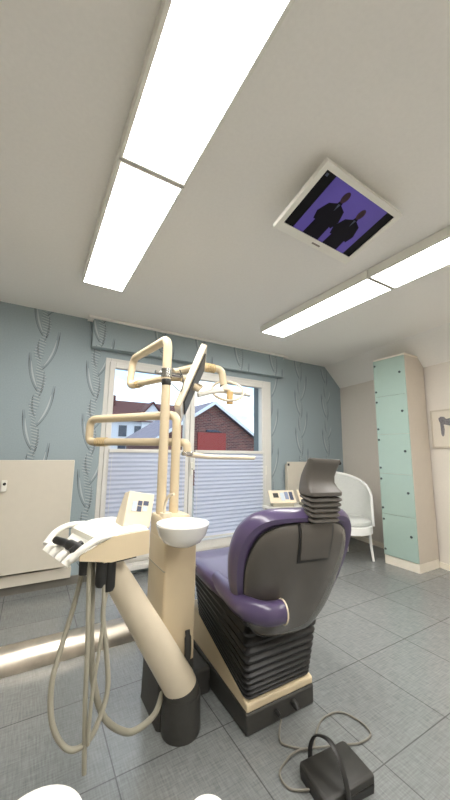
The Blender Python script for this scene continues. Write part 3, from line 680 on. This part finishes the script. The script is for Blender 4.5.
# ------------------------------------------------------------------ stools at the lower edge
def stool(x, y, z, r, label):
    t = empty('stool', (x, y, 0), label, 'stool', None)
    MB().lathe((x, y, z-.07), [(r*.7, 0), (r*.95, .01), (r, .03), (r*.93, .052), (r*.7, .066), (r*.35, .0715), (.002, .073)], 36).build('seat', 'white', t)
    MB().lathe((x, y, .05), [(.025, 0), (.025, z-.18), (.016, z-.18), (.016, z-.12)], 16).build('gas_lift', 'chrome', t)
    for k in range(5):
        a = 2*PI*k/5+.3; e = Vector((math.cos(a), math.sin(a), 0))
        MB().tube([Vector((x,y,.07))+e*.015, Vector((x,y,.06))+e*.15, Vector((x,y,.05))+e*.19], [.018,.014,.012], 10).build('leg', 'chrome', t)
        MB().lathe(Vector((x,y,.021))+e*.185-Vector((0,.009,0)), [(.005,0),(.02,.001),(.02,.017),(.005,.018)], 14, (0,1,0)).build('caster', 'black', t)
stool(.067, .752, .55, .085, 'white round stool top at the bottom left, below the hanging hoses')
stool(.337, .614, .545, .052, 'small white round stool top at the bottom edge, left of the pedal')

# ------------------------------------------------------------------ tall cabinet
X0, X1, Y0, Y1 = 3.498, 3.862, 1.99, 2.374
cb = empty('tall_cabinet', ((X0+X1)/2, (Y0+Y1)/2, 0), 'tall narrow cabinet with five mint glass doors by the white wall', 'cabinet')
b = MB().prism([(X0, Y0, .09), (X0, Y0, 2.295), (X1-.098, Y0, 2.295), (X1, Y0, 2.205), (X1, Y0, .09)], (0, Y1-Y0, 0)); b.build('body', 'cab', cb, bevel=.002, smooth=False)
MB().box((X0-.008, Y0+.004, 0), (X1-.002, Y1-.004, .0895)).build('plinth', 'cabw', cb, smooth=False)
MB().prism([(X0-.008, Y0-.004, 2.296), (X0-.008, Y0-.004, 2.314), (X1-.118, Y0-.004, 2.314), (X1-.102, Y0-.004, 2.296)], (0, Y1-Y0+.008, 0)).build('top_panel', 'cabw', cb, smooth=False)
dz = (2.293-.093)/5
for i in range(5):
    za, zb = .093+dz*i+.0015, .093+dz*(i+1)-.0015
    dr = MB().box((X0-.016, Y0+.003, za), (X0-.004, Y1-.003, zb)).build('door', 'mint', cb, bevel=.0015)
    for zz in (za+.06, zb-.06): MB().lathe((X0-.022, Y1-.022, zz), [(.001,0),(.011,.001),(.012,.006),(.001,.007)], 14, (1,0,0)).build('hinge', 'knob', dr)
    kz = (za+zb)/2 + .03
    MB().lathe((X0-.034, Y0+.055, kz), [(.001,0),(.013,.002),(.013,.008),(.006,.012),(.006,.018)], 14, (1,0,0)).build('door_knob', 'knob', dr)

# ------------------------------------------------------------------ wall picture
pw = Vector((wx(1.95)-.001, 1.95, 0)); al = Vector((-.157, -1, 0)).normalized(); nrmw = Vector((-1, .157, 0)).normalized()
def pp(s, z, e): return pw + al*s + Vector((0,0,z)) + nrmw*e
pc = empty('wall_picture', pp(.25, 1.47, 0), 'pale framed picture of a grey tooth on the right wall beside the cabinet', 'picture')
b = MB(); S0, S1, Z0, Z1 = .0, .42, 1.265, 1.68
for a in ((S0, S0+.016, Z0, Z1), (S1-.016, S1, Z0, Z1), (S0+.016, S1-.016, Z0, Z0+.016), (S0+.016, S1-.016, Z1-.016, Z1)):
    b.prism([pp(a[0], a[2], .001), pp(a[1], a[2], .001), pp(a[1], a[3], .001), pp(a[0], a[3], .001)], nrmw*.02)
b.build('frame', 'picframe', pc, smooth=False)
MB().prism([pp(S0+.016, Z0+.016, .001), pp(S1-.016, Z0+.016, .001), pp(S1-.016, Z1-.016, .001), pp(S0+.016, Z1-.016, .001)], nrmw*.01).build('mount_board', 'passe', pc, smooth=False)
b = MB(); 
for P in ([(.085,1.585),(.11,1.605),(.15,1.60),(.17,1.575),(.21,1.58),(.25,1.605),(.30,1.59),(.31,1.55),(.27,1.50),(.24,1.49),(.17,1.51),(.13,1.52),(.095,1.545)], [(.10,1.54),(.14,1.53),(.145,1.46),(.135,1.40),(.12,1.385),(.105,1.41)], [(.23,1.51),(.28,1.52),(.275,1.44),(.25,1.38),(.235,1.42)]):
    b.prism([pp(s, z, .0112) for s, z in P], nrmw*.001)
b.build('tooth_drawing', 'art', pc, smooth=False)

# ------------------------------------------------------------------ side table + terminal
tb = empty('side_table', (2.62, 2.78, 0), 'small white side table in front of the window behind the dental chair', 'table')
MB().box((2.30, 2.58, .575), (2.92, 3.04, .60)).build('table_top', 'white', tb, bevel=.003)
MB().box((2.32, 2.60, .48), (2.90, 3.02, .5745)).build('apron', 'cab', tb, smooth=False)
for x in (2.35, 2.88):
    for y in (2.62, 2.98): MB().box((x-.02, y-.02, 0), (x+.02, y+.02, .48)).build('leg', 'white', tb, smooth=False)
def term(x, y, z, w_, label, yaw_):
    t = empty('desk_terminal', (x, y, z), label, 'desk device')
    R_ = Matrix.Translation((x, y, z)) @ Matrix.Rotation(yaw_, 4, 'Z')
    b = MB().prism([(-w_/2, -.06, .045), (-w_/2, -.05, .035), (-w_/2, .05, .155), (-w_/2, .04, .165)], (w_, 0, 0), R_); b.build('housing', 'cream2', t, bevel=.003)
    b = MB().box((-w_/2+.03, -.05, 0), (w_/2-.03, .05, .042), R_); b.box((-w_/2+.05, .0, .04), (w_/2-.05, .05, .07), R_); b.build('foot', 'hose', t)
    def q(u, v, e=.001): return R_ @ Vector((-w_/2+u*w_, -.06+.10*v-e, .045+.12*v+e))
    for nm, u0, u1, v0, v1, m_ in (('display', .15, .35, .4, .75, 'dark'), ('key_block', .42, .58, .15, .8, 'printlight'), ('key_block', .6, .74, .25, .85, 'printblue'), ('key_block', .78, .92, .2, .85, 'printdark')):
        MB().add([q(u0,v0), q(u1,v0), q(u1,v1), q(u0,v1), q(u0,v0,.003), q(u1,v0,.003), q(u1,v1,.003), q(u0,v1,.003)], [(0,1,2,3),(4,5,6,7),(0,1,5,4),(1,2,6,5),(2,3,7,6),(3,0,4,7)]).build(nm, m_, t, smooth=False)
term(2.47, 2.90, .601, .30, 'cream desk terminal with small display on the white side table', -.35)
term(2.78, 2.84, .601, .2, 'cream handset device beside the desk terminal, behind the headrest bellows', -.35)

# ------------------------------------------------------------------ white barrel chair
wc = empty('armchair', (3.2, 2.72, 0), 'white woven barrel armchair standing left of the mint cabinet', 'chair')
cc = Vector((3.27, 2.68, 0)); fdir = math.radians(-98)       # faces the room
def bar(a, r, z): return cc + Vector((math.cos(a)*r, math.sin(a)*r, z))
n = 30; span = math.radians(118)
outer = []; inner = []; tops = []
v = []; f = []
for i in range(n+1):
    q = -1 + 2*i/n; a = fdir+PI + q*span; top = .64 + .31*max(0, math.cos(q*1.5))**.6; r1_ = .285+.012*math.cos(q*2)
    ring_p = [bar(a, r1_, .36), bar(a, r1_+.015+.02*(1-abs(q)), top), bar(a, r1_+.001+.02*(1-abs(q)), top+.002), bar(a, r1_-.012, .362)]
    v += ring_p
    tops.append(bar(a, r1_+.008+.02*(1-abs(q)), top))
for i in range(n):
    for k in range(4): j = (k+1) % 4; f.append((4*i+k, 4*i+j, 4*i+4+j, 4*i+4+k))
f += [(0,1,2,3), (4*n,4*n+3,4*n+2,4*n+1)]
MB().add(v, f).build('woven_back', 'wicker', wc)
tops = [bar(fdir+PI-span, .295, .36)] + tops + [bar(fdir+PI+span, .295, .36)]
MB().tube(tops, .016, 10).build('rim', 'chairwhite', wc)
MB().lathe(cc+Vector((0,0,.30)), [(.25, 0), (.272, .005), (.272, .08), (.26, .09)], 36).build('apron', 'chairwhite', wc)
MB().lathe(cc+Vector((0,0,.392)), [(.245, 0), (.255, .01), (.255, .04), (.23, .055), (.01, .06)], 36).build('seat_cushion', 'wicker', wc)
for a in (-1.05, .72, PI-.7, PI+.7): MB().tube([bar(fdir+a, .235, .31), bar(fdir+a, .245, .15), bar(fdir+a, .262, .001)], [.016, .015, .013], 10).build('leg', 'chairwhite', wc)

# ------------------------------------------------------------------ outdoors
struct(MB().box((-30, YB+.5, -.45), (60, 70, -.4)).build('ground', 'asphalt', smooth=False))
hs_ = empty('brick_house', (7.5, 14.5, -.4), 'brick gable outbuilding with red door seen through the right window pane', 'building')
gx, gz = 7.55, 3.5
b = MB().prism([(4.9, 14, -.4), (10.2, 14, -.4), (10.2, 14, 1.75), (gx, 14, gz), (4.9, 14, 1.75)], (0, 6, 0)); b.build('wall', 'brick', hs_, smooth=False)
for s, xe, ze in ((-1, 4.55, 1.6), (1, 10.55, 1.6)):
    MB().prism([(gx, 13.75, gz+.02), (xe, 13.75, ze), (xe, 13.75, ze+.1), (gx, 13.75, gz+.13)], (0, 6.5, 0)).build('roof', 'slate', hs_, smooth=False)
    MB().prism([(gx, 13.70, gz-.04), (xe, 13.70, ze-.06), (xe, 13.70, ze+.10), (gx, 13.70, gz+.13)], (0, .045, 0)).build('bargeboard', 'render_white', hs_, smooth=False)
MB().box((6.75, 13.93, -.38), (8.3, 13.995, 2.08)).build('door', 'reddoor', hs_, smooth=False)
b = MB(); [b.box((7.2, 13.9, 2.12+.03*k), (8.0-.1*k, 13.99, 2.15+.03*k)) for k in range(3)]; b.build('door_lintel', 'darkglass', hs_, smooth=False)
h2 = empty('apartment_house', (8.5, 30, -.4), 'white terraced house with dark red tiled roof seen through the left pane', 'building')
MB().box((3.6, 30, -.4), (19, 38, 3.85)).build('wall', 'render_white', h2, smooth=False)
MB().prism([(3.3, 29.6, 3.8), (3.3, 33.8, 6.2), (3.3, 38.4, 3.8)], (16.2, 0, 0)).build('roof', 'roof', h2, smooth=False)
b = MB().prism([(8.6, 29.8, 3.0), (10.6, 29.8, 3.0), (10.6, 29.8, 4.4), (9.6, 29.8, 5.6), (8.6, 29.8, 4.4)], (0, 3, 0)); b.build('dormer', 'render_white', h2, smooth=False)
for s in (-1, 1): MB().prism([(9.6, 29.6, 5.62), (9.6+s*1.25, 29.6, 4.2), (9.6+s*1.25, 29.6, 4.36), (9.6, 29.6, 5.8)], (0, 3.4, 0)).build('dormer_roof', 'roof', h2, smooth=False)
for x in (6.6, 8.0, 11.3, 12.8, 14.4):
    for z in (.6, 2.4): 
        wn = MB().box((x, 29.93, z), (x+.7, 29.99, z+1.0)).build('window', 'darkglass', h2, smooth=False)
MB().box((6.2, 32.5, 5.4), (6.7, 33.1, 6.5)).build('chimney', 'roof', h2, smooth=False)
h3 = empty('shed', (5.5, 20, -.4), 'low brick shed with slate roof left of the brick gable', 'building')
MB().box((8.4, 21.0, -.4), (10.9, 24, 1.35)).build('wall', 'brick', h3, smooth=False)
MB().prism([(8.1, 20.8, 1.3), (8.1, 22.5, 2.5), (8.1, 24.2, 1.3)], (3.6, 0, 0)).build('roof', 'slate', h3, smooth=False)
